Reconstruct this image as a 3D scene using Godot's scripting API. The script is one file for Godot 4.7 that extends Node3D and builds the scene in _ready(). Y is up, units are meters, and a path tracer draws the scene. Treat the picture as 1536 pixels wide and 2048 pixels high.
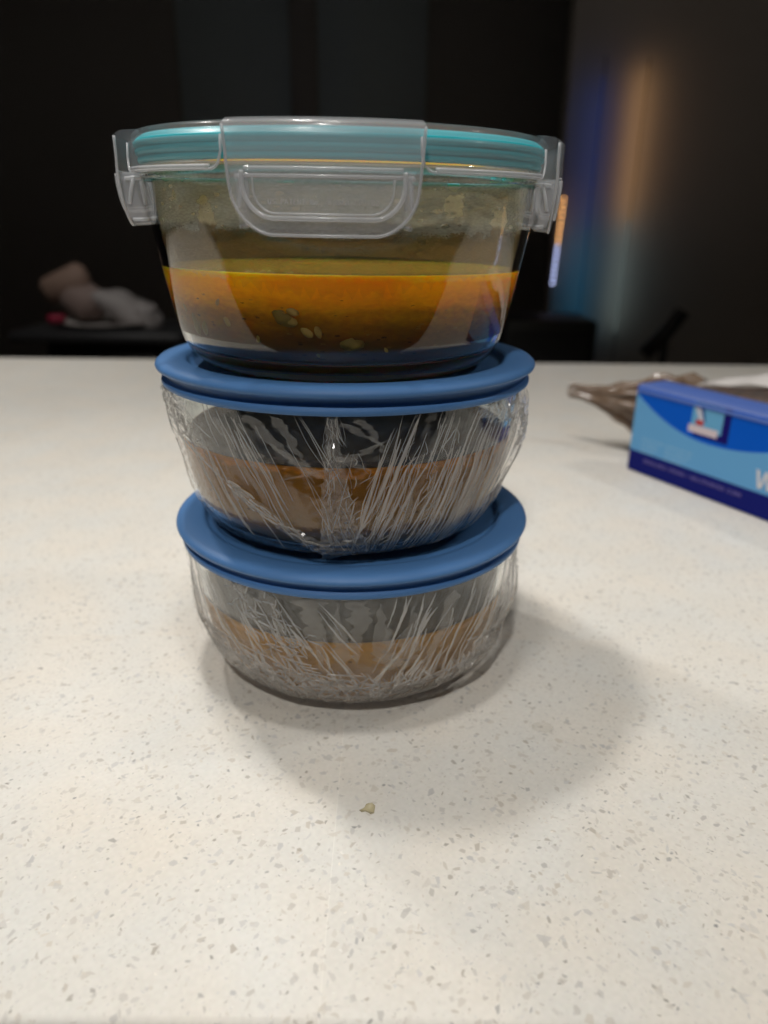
extends Node3D

const TABLE_EDGE := -0.905
var rng := RandomNumberGenerator.new()
var taken := {}


# ---------------------------------------------------------------- helpers
func numbered(called: String) -> String:
	if not taken.has(called):
		taken[called] = 0
		return called
	taken[called] += 1
	return "%s_%03d" % [called, taken[called]]


func thing(called: String, label: String, category: String, at := Vector3.ZERO, turn := 0.0, group := "") -> Node3D:
	var o := Node3D.new()
	o.name = numbered(called)
	add_child(o)
	o.position = at
	o.rotation.y = turn
	tag(o, label, category, group)
	return o


func tag(o: Node, label: String, category: String, group := "") -> void:
	o.set_meta("label", label)
	o.set_meta("category", category)
	if group:
		o.set_meta("group", group)


func begin() -> SurfaceTool:
	var st := SurfaceTool.new()
	st.begin(Mesh.PRIMITIVE_TRIANGLES)
	st.set_smooth_group(0)
	return st


func obj(called: String, st: SurfaceTool, m: Material, parent: Node = self, smooth := true) -> MeshInstance3D:
	if smooth:
		st.generate_normals()
	var mi := MeshInstance3D.new()
	mi.mesh = st.commit()
	mi.material_override = m
	if parent == self:
		mi.name = numbered(called)
		add_child(mi)
	else:
		mi.name = called
		parent.add_child(mi, true)
	return mi


func mesh_obj(called: String, mesh: Mesh, m: Material, parent: Node) -> MeshInstance3D:
	var mi := MeshInstance3D.new()
	mi.mesh = mesh
	mi.material_override = m
	mi.name = called
	parent.add_child(mi, true)
	return mi


func structure(o: Node, label := "") -> void:
	o.set_meta("kind", "structure")
	if label:
		o.set_meta("label", label)


func quad(st: SurfaceTool, a: Vector3, b: Vector3, c: Vector3, d: Vector3) -> void:
	# a b c d clockwise as seen from the front
	for v in [a, b, c, a, c, d]:
		st.add_vertex(v)


func quad_uv(st: SurfaceTool, p: Array, uv: Array) -> void:
	for k in [0, 1, 2, 0, 2, 3]:
		st.set_uv(uv[k])
		st.add_vertex(p[k])


func polar(r: float, y: float, a: float) -> Vector3:
	return Vector3(r * sin(a), y, r * cos(a))


# profile runs up the outside (and down the inside); a0..a1 the arc, 0 = towards the camera
func lathe(st: SurfaceTool, pts: Array, n := 96, a0 := -PI, a1 := PI) -> void:
	for i in n:
		var t0 := a0 + (a1 - a0) * i / n
		var t1 := a0 + (a1 - a0) * (i + 1) / n
		for k in pts.size() - 1:
			var p: Vector2 = pts[k]
			var q: Vector2 = pts[k + 1]
			var v0 := float(k) / (pts.size() - 1)
			var v1 := float(k + 1) / (pts.size() - 1)
			var u0 := float(i) / n
			var u1 := float(i + 1) / n
			var pa := polar(p.x, p.y, t0)
			var pb := polar(p.x, p.y, t1)
			var qa := polar(q.x, q.y, t0)
			var qb := polar(q.x, q.y, t1)
			if q.x > 1e-6:
				for e in [[pa, u0, v0], [qa, u0, v1], [qb, u1, v1]]:
					st.set_uv(Vector2(e[1], e[2]))
					st.add_vertex(e[0])
			if p.x > 1e-6:
				for e in [[pa, u0, v0], [qb, u1, v1], [pb, u1, v0]]:
					st.set_uv(Vector2(e[1], e[2]))
					st.add_vertex(e[0])


func cap_ends(st: SurfaceTool, pts: Array, a0: float, a1: float) -> void:
	var flat := PackedVector2Array(pts)
	var tri := Geometry2D.triangulate_polygon(flat)
	for e in [[a0, false], [a1, true]]:
		for k in range(0, tri.size(), 3):
			var v := [flat[tri[k]], flat[tri[k + 1]], flat[tri[k + 2]]]
			if e[1]:
				v.reverse()
			for p in v:
				st.add_vertex(polar(p.x, p.y, e[0]))


# smooth curve through points
func smooth_path(pts: Array, n: int) -> Array:
	var out := []
	for i in n + 1:
		var f := float(i) / n * (pts.size() - 1)
		var k := mini(int(f), pts.size() - 2)
		var t := f - k
		var p0 = pts[maxi(k - 1, 0)]
		var p3 = pts[mini(k + 2, pts.size() - 1)]
		var p1 = pts[k]
		var p2 = pts[k + 1]
		out.append(0.5 * (2.0 * p1 + (p2 - p0) * t + (2.0 * p0 - 5.0 * p1 + 4.0 * p2 - p3) * t * t + (3.0 * p1 - p0 - 3.0 * p2 + p3) * t * t * t))
	return out


func tube(st: SurfaceTool, pts: Array, r: float, n := 8, closed := false) -> void:
	var rings := []
	var count := pts.size()
	var side := Vector3.ZERO
	for i in count:
		var a: Vector3 = pts[(i - 1 + count) % count] if closed else pts[maxi(i - 1, 0)]
		var b: Vector3 = pts[(i + 1) % count] if closed else pts[mini(i + 1, count - 1)]
		var d := (b - a).normalized()
		if side == Vector3.ZERO:
			side = d.cross(Vector3.UP if absf(d.y) < 0.9 else Vector3.RIGHT).normalized()
		side = (side - d * side.dot(d)).normalized()
		var up := side.cross(d)
		var ring := []
		for k in n:
			var w := TAU * k / n
			ring.append(pts[i] + (side * cos(w) + up * sin(w)) * r)
		rings.append(ring)
	for i in (count if closed else count - 1):
		var p: Array = rings[i]
		var q: Array = rings[(i + 1) % count]
		for k in n:
			var j := (k + 1) % n
			quad(st, p[k], q[k], q[j], p[j])
	if not closed:
		for k in range(1, n - 1):
			for v in [rings[0][0], rings[0][k], rings[0][k + 1]]:
				st.add_vertex(v)
			for v in [rings[count - 1][0], rings[count - 1][k + 1], rings[count - 1][k]]:
				st.add_vertex(v)


func ellipsoid(st: SurfaceTool, at: Vector3, size: Vector3, basis := Basis(), n := 12, wob := 0.0) -> void:
	var f := func(i: int, k: int) -> Vector3:
		var a := TAU * (i % n) / n
		var b := PI * k / (n / 2) - PI / 2
		var s := 1.0 + wob * sin(a * 3.0 + b * 2.0 + at.x * 900.0)
		return at + basis * (Vector3(cos(b) * cos(a), sin(b), cos(b) * sin(a)) * size * s)
	for i in n:
		for k in n / 2:
			var a: Vector3 = f.call(i, k)
			var b: Vector3 = f.call(i, k + 1)
			var c: Vector3 = f.call(i + 1, k + 1)
			var d: Vector3 = f.call(i + 1, k)
			if k > 0:
				for v in [a, c, d]:
					st.add_vertex(v)
			if k < n / 2 - 1:
				for v in [a, b, c]:
					st.add_vertex(v)


# box with chamfered edges, centred at c
func soft_box(st: SurfaceTool, c: Vector3, size: Vector3, r: float) -> void:
	var h := size / 2.0
	var pt := func(s: Vector3, axis: int) -> Vector3:
		var v := c + h * s
		for k in 3:
			if k != axis:
				v[k] -= r * s[k]
		return v
	for axis in 3:
		var u := (axis + 1) % 3
		var w := (axis + 2) % 3
		for sg in [-1.0, 1.0]:
			var q := []
			for e in [[-1, -1], [1, -1], [1, 1], [-1, 1]]:
				var s := Vector3.ZERO
				s[axis] = sg
				s[u] = e[0]
				s[w] = e[1]
				q.append(pt.call(s, axis))
			if sg > 0:
				q.reverse()
			quad(st, q[0], q[1], q[2], q[3])
	for axis in 3:
		var u := (axis + 1) % 3
		var w := (axis + 2) % 3
		for su in [-1.0, 1.0]:
			for sw in [-1.0, 1.0]:
				var s0 := Vector3.ZERO
				s0[u] = su
				s0[w] = sw
				s0[axis] = -1.0
				var s1 := s0
				s1[axis] = 1.0
				var q := [pt.call(s0, u), pt.call(s1, u), pt.call(s1, w), pt.call(s0, w)]
				if su * sw < 0:
					q.reverse()
				quad(st, q[0], q[1], q[2], q[3])
	for sx in [-1.0, 1.0]:
		for sy in [-1.0, 1.0]:
			for sz in [-1.0, 1.0]:
				var s := Vector3(sx, sy, sz)
				var q := [pt.call(s, 0), pt.call(s, 1), pt.call(s, 2)]
				if sx * sy * sz > 0:
					q.reverse()
				for v in q:
					st.add_vertex(v)


func srgb(r: float, g: float, b: float) -> Color:
	return Color(r, g, b).linear_to_srgb()


func mat(called: String, c: Color, rough := 0.5, spec := 0.5) -> StandardMaterial3D:
	var m := StandardMaterial3D.new()
	m.resource_name = called
	m.albedo_color = c
	m.roughness = rough
	m.metallic_specular = spec
	m.cull_mode = BaseMaterial3D.CULL_DISABLED
	return m


func clear(called: String, c: Color, alpha: float, rough: float, spec := 0.5) -> StandardMaterial3D:
	var m := mat(called, Color(c.r, c.g, c.b, alpha), rough, spec)
	m.transparency = BaseMaterial3D.TRANSPARENCY_ALPHA
	return m


func noise(seed_: int, freq: float, kind := FastNoiseLite.TYPE_SIMPLEX_SMOOTH, octaves := 3) -> FastNoiseLite:
	var n := FastNoiseLite.new()
	n.seed = seed_
	n.frequency = freq
	n.noise_type = kind
	n.fractal_octaves = octaves
	return n


func grain(seed_: int, freq: float, size := 256) -> NoiseTexture2D:
	var t := NoiseTexture2D.new()
	t.width = size
	t.height = size
	t.seamless = true
	t.noise = noise(seed_, freq)
	return t


# ---------------------------------------------------------------- textures
# polished quartz slab: pale ground with angular mineral chips, 0.6 m per repeat
func quartz() -> ImageTexture:
	var n := 2048
	var im := Image.create(n, n, false, Image.FORMAT_RGB8)
	var ground := Image.create(512, 512, false, Image.FORMAT_RGB8)
	var r := RandomNumberGenerator.new()
	r.seed = 11
	var soft := noise(5, 0.012, FastNoiseLite.TYPE_SIMPLEX_SMOOTH, 3)
	var warm := noise(6, 0.02, FastNoiseLite.TYPE_SIMPLEX_SMOOTH, 2)
	for y in 512:
		for x in 512:
			var v := 0.868 + 0.014 * soft.get_noise_2d(x, y) + r.randf_range(-0.012, 0.012)
			var w := 0.012 * warm.get_noise_2d(x, y)
			ground.set_pixel(x, y, Color(v + w, v - 0.014, v - 0.046 - w))
	ground.resize(n, n, Image.INTERPOLATE_CUBIC)
	im.blit_rect(ground, Rect2i(0, 0, n, n), Vector2i.ZERO)
	var px := im.get_data()
	for k in 62000:
		var pick := r.randf()
		var size := 0.0
		var tone := 1.0
		var share := 1.0
		if pick < 0.72:
			size = r.randf_range(1.0, 2.8)
			tone = r.randf_range(0.86, 0.97)
			share = r.randf_range(0.4, 0.9)
		elif pick < 0.905:
			size = r.randf_range(2.6, 7.0)
			tone = r.randf_range(0.86, 0.955)
			share = r.randf_range(0.45, 0.9)
		elif pick < 0.955:
			size = r.randf_range(1.6, 3.8)
			tone = r.randf_range(0.66, 0.84)
			share = r.randf_range(0.6, 1.0)
		elif pick < 0.978:
			size = r.randf_range(3.0, 6.0)
			tone = r.randf_range(0.78, 0.88)
			share = 0.9
		else:
			size = r.randf_range(1.2, 3.0)
			tone = 1.09
			share = 0.7
		var stretch := r.randf_range(0.28, 0.8)
		var turn := r.randf() * TAU
		var cut := []
		var sides := r.randi_range(4, 6)
		for s in sides:
			var a := TAU * (s + r.randf_range(-0.3, 0.3)) / sides
			cut.append(Vector3(cos(a), sin(a), r.randf_range(0.6, 1.0)))
		var warmth := r.randf_range(-0.02, 0.03)
		var cr := 0.862 * (tone + warmth * 0.6) * 255.0
		var cg := 0.846 * tone * 255.0
		var cb := 0.818 * (tone - warmth) * 255.0
		var cx := r.randi() % n
		var cy := r.randi() % n
		var reach := int(ceil(size * 1.3))
		var ca := cos(turn)
		var sa := sin(turn)
		for dy in range(-reach, reach + 1):
			for dx in range(-reach, reach + 1):
				var lx := (dx * ca + dy * sa) / size
				var ly := (-dx * sa + dy * ca) / (size * stretch)
				if lx * lx + ly * ly > 2.2:
					continue
				var d := 9.0
				for c in cut:
					d = minf(d, c.z - lx * c.x - ly * c.y)
				var a := clampf(d * size * 0.6 + 0.3, 0.0, 1.0) * share
				if a > 0.0:
					var at := (((cy + dy) & 2047) * 2048 + ((cx + dx) & 2047)) * 3
					px[at] = int(lerpf(px[at], cr, a))
					px[at + 1] = int(lerpf(px[at + 1], cg, a))
					px[at + 2] = int(lerpf(px[at + 2], cb, a))
	return ImageTexture.create_from_image(Image.create_from_data(n, n, false, Image.FORMAT_RGB8, px))


# water beads that coat the inside of a bowl: RGBA, v = 0 at the soup, 1 at the lid
func beads(seed_: int, veil: float, soup_tint: float, runs: Array, w := 1024, h := 200) -> ImageTexture:
	var im := Image.create(w, h, false, Image.FORMAT_RGBA8)
	var r := RandomNumberGenerator.new()
	r.seed = seed_
	var cloud := noise(seed_, 0.018, FastNoiseLite.TYPE_SIMPLEX_SMOOTH, 4)
	var fine := noise(seed_ + 1, 0.22, FastNoiseLite.TYPE_CELLULAR, 1)
	fine.cellular_return_type = FastNoiseLite.RETURN_DISTANCE
	var edge := noise(seed_ + 2, 0.014, FastNoiseLite.TYPE_SIMPLEX_SMOOTH, 4)
	for y in h:
		var v := 1.0 - (y + 0.5) / h
		for x in w:
			var c := cloud.get_noise_2d(x, y * 1.6)
			var f := fine.get_noise_2d(x, y * 1.3) + 1.0
			var line := 0.44 + 0.07 * edge.get_noise_2d(x, 0.0) + 0.03 * edge.get_noise_2d(x * 2.5, 40.0) + r.randf_range(-0.03, 0.03)
			var col := Color(0.90, 0.91, 0.89)
			var a := veil * (0.92 + 0.22 * c) * (0.80 + 0.35 * clampf(1.0 - f * 1.6, 0.0, 1.0)) + r.randf_range(-0.03, 0.03)
			if v < line and soup_tint > 0.0:
				# separate beads, the soup's ochre reflection painted into their colour
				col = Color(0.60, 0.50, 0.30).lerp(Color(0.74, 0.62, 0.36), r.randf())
				a = soup_tint * (0.30 + 0.9 * clampf(1.0 - f * 2.2, 0.0, 1.0)) * (0.8 + 0.6 * c)
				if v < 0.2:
					a = soup_tint * (0.5 + 0.4 * clampf(1.0 - f * 2.0, 0.0, 1.0))
			for q in runs:
				var ex: float = absf(wrapf(x - q[0] * w, -w / 2.0, w / 2.0)) / (q[2] * w)
				var ey: float = absf(v - q[1]) / q[3]
				var e := ex * ex + ey * ey + 0.7 * cloud.get_noise_2d(x * 3.0, y * 3.0)
				if e < 1.0:
					a *= 0.40 if e < 0.82 else 1.1
			im.set_pixel(x, y, Color(col.r, col.g, col.b, clampf(a, 0.0, 0.9)))
	for k in 500:
		var cx := r.randi() % w
		var cy := r.randi() % h
		var s := r.randi_range(1, 3) if r.randf() < 0.8 else 4
		for dy in range(-s, s + 1):
			for dx in range(-s, s + 1):
				if dx * dx + dy * dy <= s * s:
					var y := clampi(cy + dy, 0, h - 1)
					var x := (cx + dx + w) % w
					var c := im.get_pixel(x, y)
					c.a *= 0.45
					im.set_pixel(x, y, c)
	return ImageTexture.create_from_image(im)


# soup seen through the glass: fat floats over broth, browner at the bottom, with specks; u round, v = 0 bottom
func soup_print(seed_: int, layers: Array, specks: int, w := 1024, h := 160) -> ImageTexture:
	var im := Image.create(w, h, false, Image.FORMAT_RGB8)
	var r := RandomNumberGenerator.new()
	r.seed = seed_
	var swirl := noise(seed_, 0.012, FastNoiseLite.TYPE_SIMPLEX_SMOOTH, 4)
	var fine := noise(seed_ + 3, 0.09, FastNoiseLite.TYPE_SIMPLEX_SMOOTH, 3)
	for y in h:
		for x in w:
			var v := 1.0 - (y + 0.5) / h
			v += 0.07 * swirl.get_noise_2d(x, y * 2.5) + 0.05 * fine.get_noise_2d(x, y) + r.randf_range(-0.012, 0.012)
			var c: Color = layers[0][1]
			for k in range(1, layers.size()):
				c = c.lerp(layers[k][1], smoothstep(layers[k][0] - layers[k][2], layers[k][0] + layers[k][2], v))
			c *= 1.0 + 0.07 * fine.get_noise_2d(x + 300, y * 1.4) + r.randf_range(-0.015, 0.015)
			im.set_pixel(x, y, Color(clampf(c.r, 0, 1), clampf(c.g, 0, 1), clampf(c.b, 0, 1)).linear_to_srgb())
	for k in specks:
		var x := r.randi() % w
		var y := int(h * sqrt(r.randf_range(0.05, 1.0)))
		var dark := r.randf() < 0.55
		var s := r.randi_range(0, 2)
		for dy in s + 1:
			for dx in s + 2:
				if r.randf() < 0.8:
					var c := Color(0.012, 0.008, 0.004) if dark else Color(0.36, 0.24, 0.07)
					im.set_pixel((x + dx) % w, clampi(y + dy, 0, h - 1), im.get_pixel((x + dx) % w, clampi(y + dy, 0, h - 1)).lerp(c.linear_to_srgb(), 0.55))
	return ImageTexture.create_from_image(im)


# ---------------------------------------------------------------- containers
var glass: StandardMaterial3D
var blue: StandardMaterial3D
var frost: StandardMaterial3D
var frost_edge: StandardMaterial3D
var teal: StandardMaterial3D
var film: StandardMaterial3D
var fold_film: StandardMaterial3D
var crumple_film: StandardMaterial3D
var patch_film: StandardMaterial3D
var ruff_film: StandardMaterial3D
var milky: StandardMaterial3D
var lid_clear: StandardMaterial3D

# outside of the small bowls, (radius, height), bottom to top
var BOWL := [Vector2(0.0, 0.0), Vector2(0.052, 0.0), Vector2(0.0580, 0.0012), Vector2(0.0640, 0.0042), Vector2(0.0688, 0.0085), Vector2(0.0721, 0.0138), Vector2(0.0747, 0.0200), Vector2(0.0770, 0.0300), Vector2(0.0788, 0.0410), Vector2(0.0804, 0.0530), Vector2(0.0815, 0.0640), Vector2(0.0821, 0.0740)]
# outside of the large bowl
var BIG := [Vector2(0.0, 0.0), Vector2(0.058, 0.0), Vector2(0.0640, 0.0012), Vector2(0.0688, 0.0045), Vector2(0.0718, 0.0090), Vector2(0.0738, 0.0145), Vector2(0.0755, 0.0220), Vector2(0.0776, 0.0330), Vector2(0.0792, 0.0420), Vector2(0.0816, 0.0560), Vector2(0.0827, 0.0670), Vector2(0.0832, 0.0735), Vector2(0.0839, 0.0750), Vector2(0.0841, 0.0785), Vector2(0.0832, 0.0796)]


func at_height(profile: Array, y: float) -> float:
	for k in range(1, profile.size() - 1):
		var p: Vector2 = profile[k]
		var q: Vector2 = profile[k + 1]
		if y <= q.y:
			return lerpf(p.x, q.x, clampf((y - p.y) / maxf(q.y - p.y, 1e-6), 0.0, 1.0))
	return profile[-1].x


# a solid glass bowl: outer wall, rounded rim, inner wall and thick floor
func bowl(parent: Node3D, profile: Array, wall: float, floor_: float) -> MeshInstance3D:
	var out := smooth_path(profile.slice(1), 40)
	out.insert(0, profile[0])
	var pts := out.duplicate()
	var top: float = profile[-1].y
	pts.append(Vector2(profile[-1].x - wall * 0.5, top + 0.0006))
	for k in range(out.size() - 1, 0, -1):
		if out[k].y > floor_ + 0.002 and out[k].y < top:
			pts.append(Vector2(minf(out[k].x, profile[-1].x) - wall, out[k].y))
	pts.append(Vector2(at_height(profile, floor_) - wall - 0.003, floor_ + 0.0004))
	pts.append(Vector2(at_height(profile, floor_) - wall - 0.008, floor_))
	pts.append(Vector2(0.0, floor_))
	var st := begin()
	lathe(st, pts, 128)
	return obj("glass_bowl", st, glass, parent)


func blue_lid(parent: Node3D, top: float) -> void:
	var pts := []
	for p in [[0.0, -0.0040], [0.066, -0.0040], [0.0708, -0.0039], [0.0728, -0.0032], [0.0737, -0.0015], [0.0746, -0.0004], [0.0762, 0.0], [0.0800, 0.0002], [0.0840, 0.0000], [0.0866, -0.0006], [0.0877, -0.0016], [0.0880, -0.0026], [0.0877, -0.0034], [0.0868, -0.0038], [0.0846, -0.0042], [0.0838, -0.0050], [0.0837, -0.0068], [0.0843, -0.0076], [0.0854, -0.0081], [0.0858, -0.0090], [0.0857, -0.0102], [0.0850, -0.0108], [0.0836, -0.0107], [0.0831, -0.0098], [0.0829, -0.0060], [0.0815, -0.0056], [0.0, -0.0056]]:
		pts.append(Vector2(p[0], top + p[1]))
	var st := begin()
	lathe(st, pts, 144)
	obj("lid", st, blue, parent)


# the soup in a bowl: a closed body a hair inside the glass; the level is tilted in the bowl's own axes when the bowl leans
func soup_body(parent: Node3D, profile: Array, wall: float, level: float, low: float, side_m: Material, top_m: Material, lean := 0.0, foot := 0.006) -> void:
	var st := begin()
	var n := 96
	var rows := 14
	var f := func(i: int, k: int) -> Vector3:
		var a := -PI + TAU * i / n
		var t := float(k) / rows
		var y := lerpf(low, level, t)
		var r := at_height(profile, y) - wall + 0.0004
		# rounded foot
		r -= foot * pow(1.0 - minf(t * 3.0, 1.0), 2.0)
		var climb := 0.0005 if k == rows else 0.0
		return polar(r, y + lean * r * cos(a) * t + climb, a)
	for i in n:
		for k in rows:
			quad_uv(st, [f.call(i, k), f.call(i, k + 1), f.call(i + 1, k + 1), f.call(i + 1, k)], [Vector2(float(i) / n, 1.0 - float(k) / rows), Vector2(float(i) / n, 1.0 - float(k + 1) / rows), Vector2(float(i + 1) / n, 1.0 - float(k + 1) / rows), Vector2(float(i + 1) / n, 1.0 - float(k) / rows)])
		for v in [f.call(i, 0), f.call(i + 1, 0), Vector3(0, low, 0)]:
			st.set_uv(Vector2(0.5, 1.0))
			st.add_vertex(v)
	for i in n:
		var a: Vector3 = f.call(i, rows)
		var b: Vector3 = f.call(i + 1, rows)
		var mid := Vector3(0, level - 0.0008, 0)
		var a2 := mid.lerp(a, 0.95) - Vector3(0, 0.0010, 0)
		var b2 := mid.lerp(b, 0.95) - Vector3(0, 0.0010, 0)
		for v in [a, a2, b2, a, b2, b, a2, mid, b2]:
			st.set_uv(Vector2(float(i) / n, 0.01))
			st.add_vertex(v)
	obj("broth", st, side_m, parent)
	st = begin()
	for i in n:
		var rings := [1.0, 0.985, 0.96, 0.7, 0.35]
		for k in rings.size():
			var a: Vector3 = f.call(i, rows)
			var b: Vector3 = f.call(i + 1, rows)
			var c := Vector3(0, level, 0)
			var dip := func(v: Vector3, s: float) -> Vector3:
				var q := c.lerp(v, s)
				q.y -= 0.0004 * clampf((1.0 - s) / 0.04, 0.0, 1.0) - 0.00015
				return q
			var s0: float = rings[k]
			if k == rings.size() - 1:
				for v in [dip.call(a, s0), c - Vector3(0, 0.00025, 0), dip.call(b, s0)]:
					st.set_uv(Vector2(v.x, v.z) * 8.0)
					st.add_vertex(v)
			else:
				var s1: float = rings[k + 1]
				for v in [dip.call(a, s0), dip.call(a, s1), dip.call(b, s1), dip.call(a, s0), dip.call(b, s1), dip.call(b, s0)]:
					st.set_uv(Vector2(v.x, v.z) * 8.0)
					st.add_vertex(v)
	obj("oily_surface", st, top_m, parent)


func bead_coat(parent: Node3D, profile: Array, wall: float, y0: float, y1: float, m: Material) -> void:
	var st := begin()
	var n := 96
	var rows := 8
	var f := func(i: int, k: int) -> Vector3:
		var y := lerpf(y0, y1, float(k) / rows)
		return polar(at_height(profile, y) - wall - 0.0005, y, -PI + TAU * i / n)
	for i in n:
		for k in rows:
			quad_uv(st, [f.call(i, k), f.call(i, k + 1), f.call(i + 1, k + 1), f.call(i + 1, k)], [Vector2(float(i) / n, 1.0 - float(k) / rows), Vector2(float(i) / n, 1.0 - float(k + 1) / rows), Vector2(float(i + 1) / n, 1.0 - float(k + 1) / rows), Vector2(float(i + 1) / n, 1.0 - float(k) / rows)])
	obj("condensation", st, m, parent)


# outline of the clip plate: half angle at height y (rounded lower corners)
const CLIP_LOW := 0.0565
const CLIP_TOP := 0.0893
const CLIP_R := 0.0135

func clip_half(y: float) -> float:
	var half := lerpf(0.0302, 0.0328, (y - CLIP_LOW) / (CLIP_TOP - CLIP_LOW))
	if y < CLIP_LOW + CLIP_R:
		var d := (CLIP_LOW + CLIP_R - y) / CLIP_R
		half -= CLIP_R * (1.0 - sqrt(maxf(0.0, 1.0 - d * d)))
	return half / 0.0910


func clip_radius(y: float) -> float:
	var t := (y - CLIP_LOW) / (CLIP_TOP - CLIP_LOW)
	return 0.0898 + 0.0032 * sin(clampf(t * 1.25 + 0.05, 0.0, 1.0) * PI * 0.62)


func clip(parent: Node3D, turn: float, lettered: bool) -> void:
	var st := begin()
	var rows := 22
	var cols := 24
	var thick := 0.0013
	var f := func(i: int, k: int, inner: bool) -> Vector3:
		var s := float(k) / rows
		s = s * s * (1.6 - 0.6 * s)
		var y := lerpf(CLIP_LOW + 0.00005, CLIP_TOP, s)
		var a := clip_half(y) * (2.0 * i / cols - 1.0)
		return polar(clip_radius(y) - (thick if inner else 0.0), y, a)
	for i in cols:
		for k in rows:
			quad(st, f.call(i, k, false), f.call(i, k + 1, false), f.call(i + 1, k + 1, false), f.call(i + 1, k, false))
			quad(st, f.call(i, k, true), f.call(i + 1, k, true), f.call(i + 1, k + 1, true), f.call(i, k + 1, true))
	for k in rows:
		quad(st, f.call(0, k, true), f.call(0, k + 1, true), f.call(0, k + 1, false), f.call(0, k, false))
		quad(st, f.call(cols, k, false), f.call(cols, k + 1, false), f.call(cols, k + 1, true), f.call(cols, k, true))
	# hinge: the top folds inwards over the lid
	for i in cols:
		var a0 := clip_half(CLIP_TOP) * (2.0 * i / cols - 1.0)
		var a1 := clip_half(CLIP_TOP) * (2.0 * (i + 1) / cols - 1.0)
		var prev := [f.call(i, rows, false), f.call(i + 1, rows, false)]
		for e in [[0.0912, 0.0905], [0.0897, 0.0913], [0.0860, 0.0917], [0.0830, 0.0918]]:
			var next := [polar(e[0], e[1], a0), polar(e[0], e[1], a1)]
			quad(st, prev[0], next[0], next[1], prev[1])
			prev = next
	var plate := obj("clip", st, milky, parent)
	plate.rotation.y = turn
	# rim along the two sides and the foot
	st = begin()
	var path := []
	for k in rows + 1:
		path.append(f.call(0, rows - k, false))
	for i in range(1, cols):
		path.append(f.call(i, 0, false))
	for k in rows + 1:
		path.append(f.call(cols, k, false))
	for k in path.size():
		path[k] = path[k] * Vector3(0.993, 1, 0.993)
	tube(st, path, 0.0006, 6)
	obj("clip_rim", st, frost_edge, plate)
	# raised U of the finger grip
	for e in [[0.0262, 0.0760, 0.0618, 0.0098, 0.00085], [0.0226, 0.0738, 0.0632, 0.0072, 0.0004]]:
		st = begin()
		var u := []
		var hw: float = e[0]
		var cr: float = e[3]
		for k in 7:
			u.append(Vector2(-hw, lerpf(e[1], e[2] + cr, k / 6.0)))
		for k in range(1, 9):
			var w := PI / 2 * k / 8.0
			u.append(Vector2(-hw + cr - cr * cos(w), e[2] + cr - cr * sin(w)))
		for k in range(1, 13):
			u.append(Vector2(lerpf(-hw + cr, hw - cr, k / 12.0), e[2]))
		for k in range(1, 9):
			var w := PI / 2 * k / 8.0
			u.append(Vector2(hw - cr + cr * sin(w), e[2] + cr - cr * cos(w)))
		for k in range(1, 7):
			u.append(Vector2(hw, lerpf(e[2] + cr, e[1], k / 6.0)))
		var p := []
		for q in u:
			p.append(polar(clip_radius(q.y) + 0.0001, q.y, q.x / 0.0910))
		tube(st, p, e[4], 6)
		obj("grip_rib", st, frost_edge, plate)
	st = begin()
	for y in [0.0767, 0.0745]:
		var p := []
		for k in 25:
			p.append(polar(clip_radius(y) - 0.0004, y, lerpf(-0.0255, 0.0255, k / 24.0) / 0.0910))
		tube(st, p, 0.0006, 6)
	obj("hinge_groove", st, frost_edge, plate)
	# walls that close the two ends of the clip towards the bowl, with their slanting braces
	for s in [-1.0, 1.0]:
		st = begin()
		var wall := []
		for e in [[0.0, 0.0590], [0.0, 0.0600], [0.0, 0.0650], [0.0, 0.0700], [0.0, 0.0752], [0.0, 0.0765]]:
			wall.append(Vector2(clip_radius(e[1]) - 0.0012, e[1]))
		for e in [[0.0836, 0.0765], [0.0834, 0.0735], [0.0829, 0.0680], [0.0822, 0.0610], [0.0820, 0.0590]]:
			wall.append(Vector2(e[0], e[1]))
		var tri := Geometry2D.triangulate_polygon(PackedVector2Array(wall))
		for side in [0.0, 0.0010]:
			for k in range(0, tri.size(), 3):
				for j in [0, 1, 2]:
					var q: Vector2 = wall[tri[k + j]]
					st.add_vertex(polar(q.x, q.y, s * (0.3270 - side / 0.09)))
		obj("end_wall", st, milky, plate)
		st = begin()
		var g := func(r: float, y: float) -> Vector3: return polar(r, y, s * 0.3285)
		tube(st, [g.call(0.0838, 0.0745), g.call(0.0865, 0.0746), g.call(0.0900, 0.0742)], 0.00085, 6)
		tube(st, [g.call(0.0866, 0.0744), g.call(0.0880, 0.0700), g.call(0.0892, 0.0648)], 0.00085, 6)
		tube(st, [g.call(0.0838, 0.0735), g.call(0.0834, 0.0690), g.call(0.0830, 0.0645)], 0.00075, 6)
		tube(st, [g.call(0.0821, 0.0592), g.call(0.0850, 0.0590), g.call(0.0884, 0.0590)], 0.0008, 6)
		obj("brace", st, frost_edge, plate)
	if lettered:
		st = begin()
		var font := SystemFont.new()
		font.font_names = PackedStringArray(["Droid Sans"])
		var words := "US PATENT No. 8,044,776 B2"
		for k in words.length():
			if words[k] == " ":
				continue
			var tm := TextMesh.new()
			tm.font = font
			tm.text = words[k]
			tm.font_size = 16
			tm.pixel_size = 0.00013
			tm.depth = 0.0004
			var a := lerpf(-0.190, 0.190, k / float(words.length() - 1))
			var tr := Transform3D(Basis(Vector3.UP, a), polar(clip_radius(0.067) + 0.0001, 0.0668, a))
			for sf in tm.get_surface_count():
				st.append_from(tm, sf, tr)
		obj("embossed_lettering", st, frost_edge, plate, false)


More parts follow.
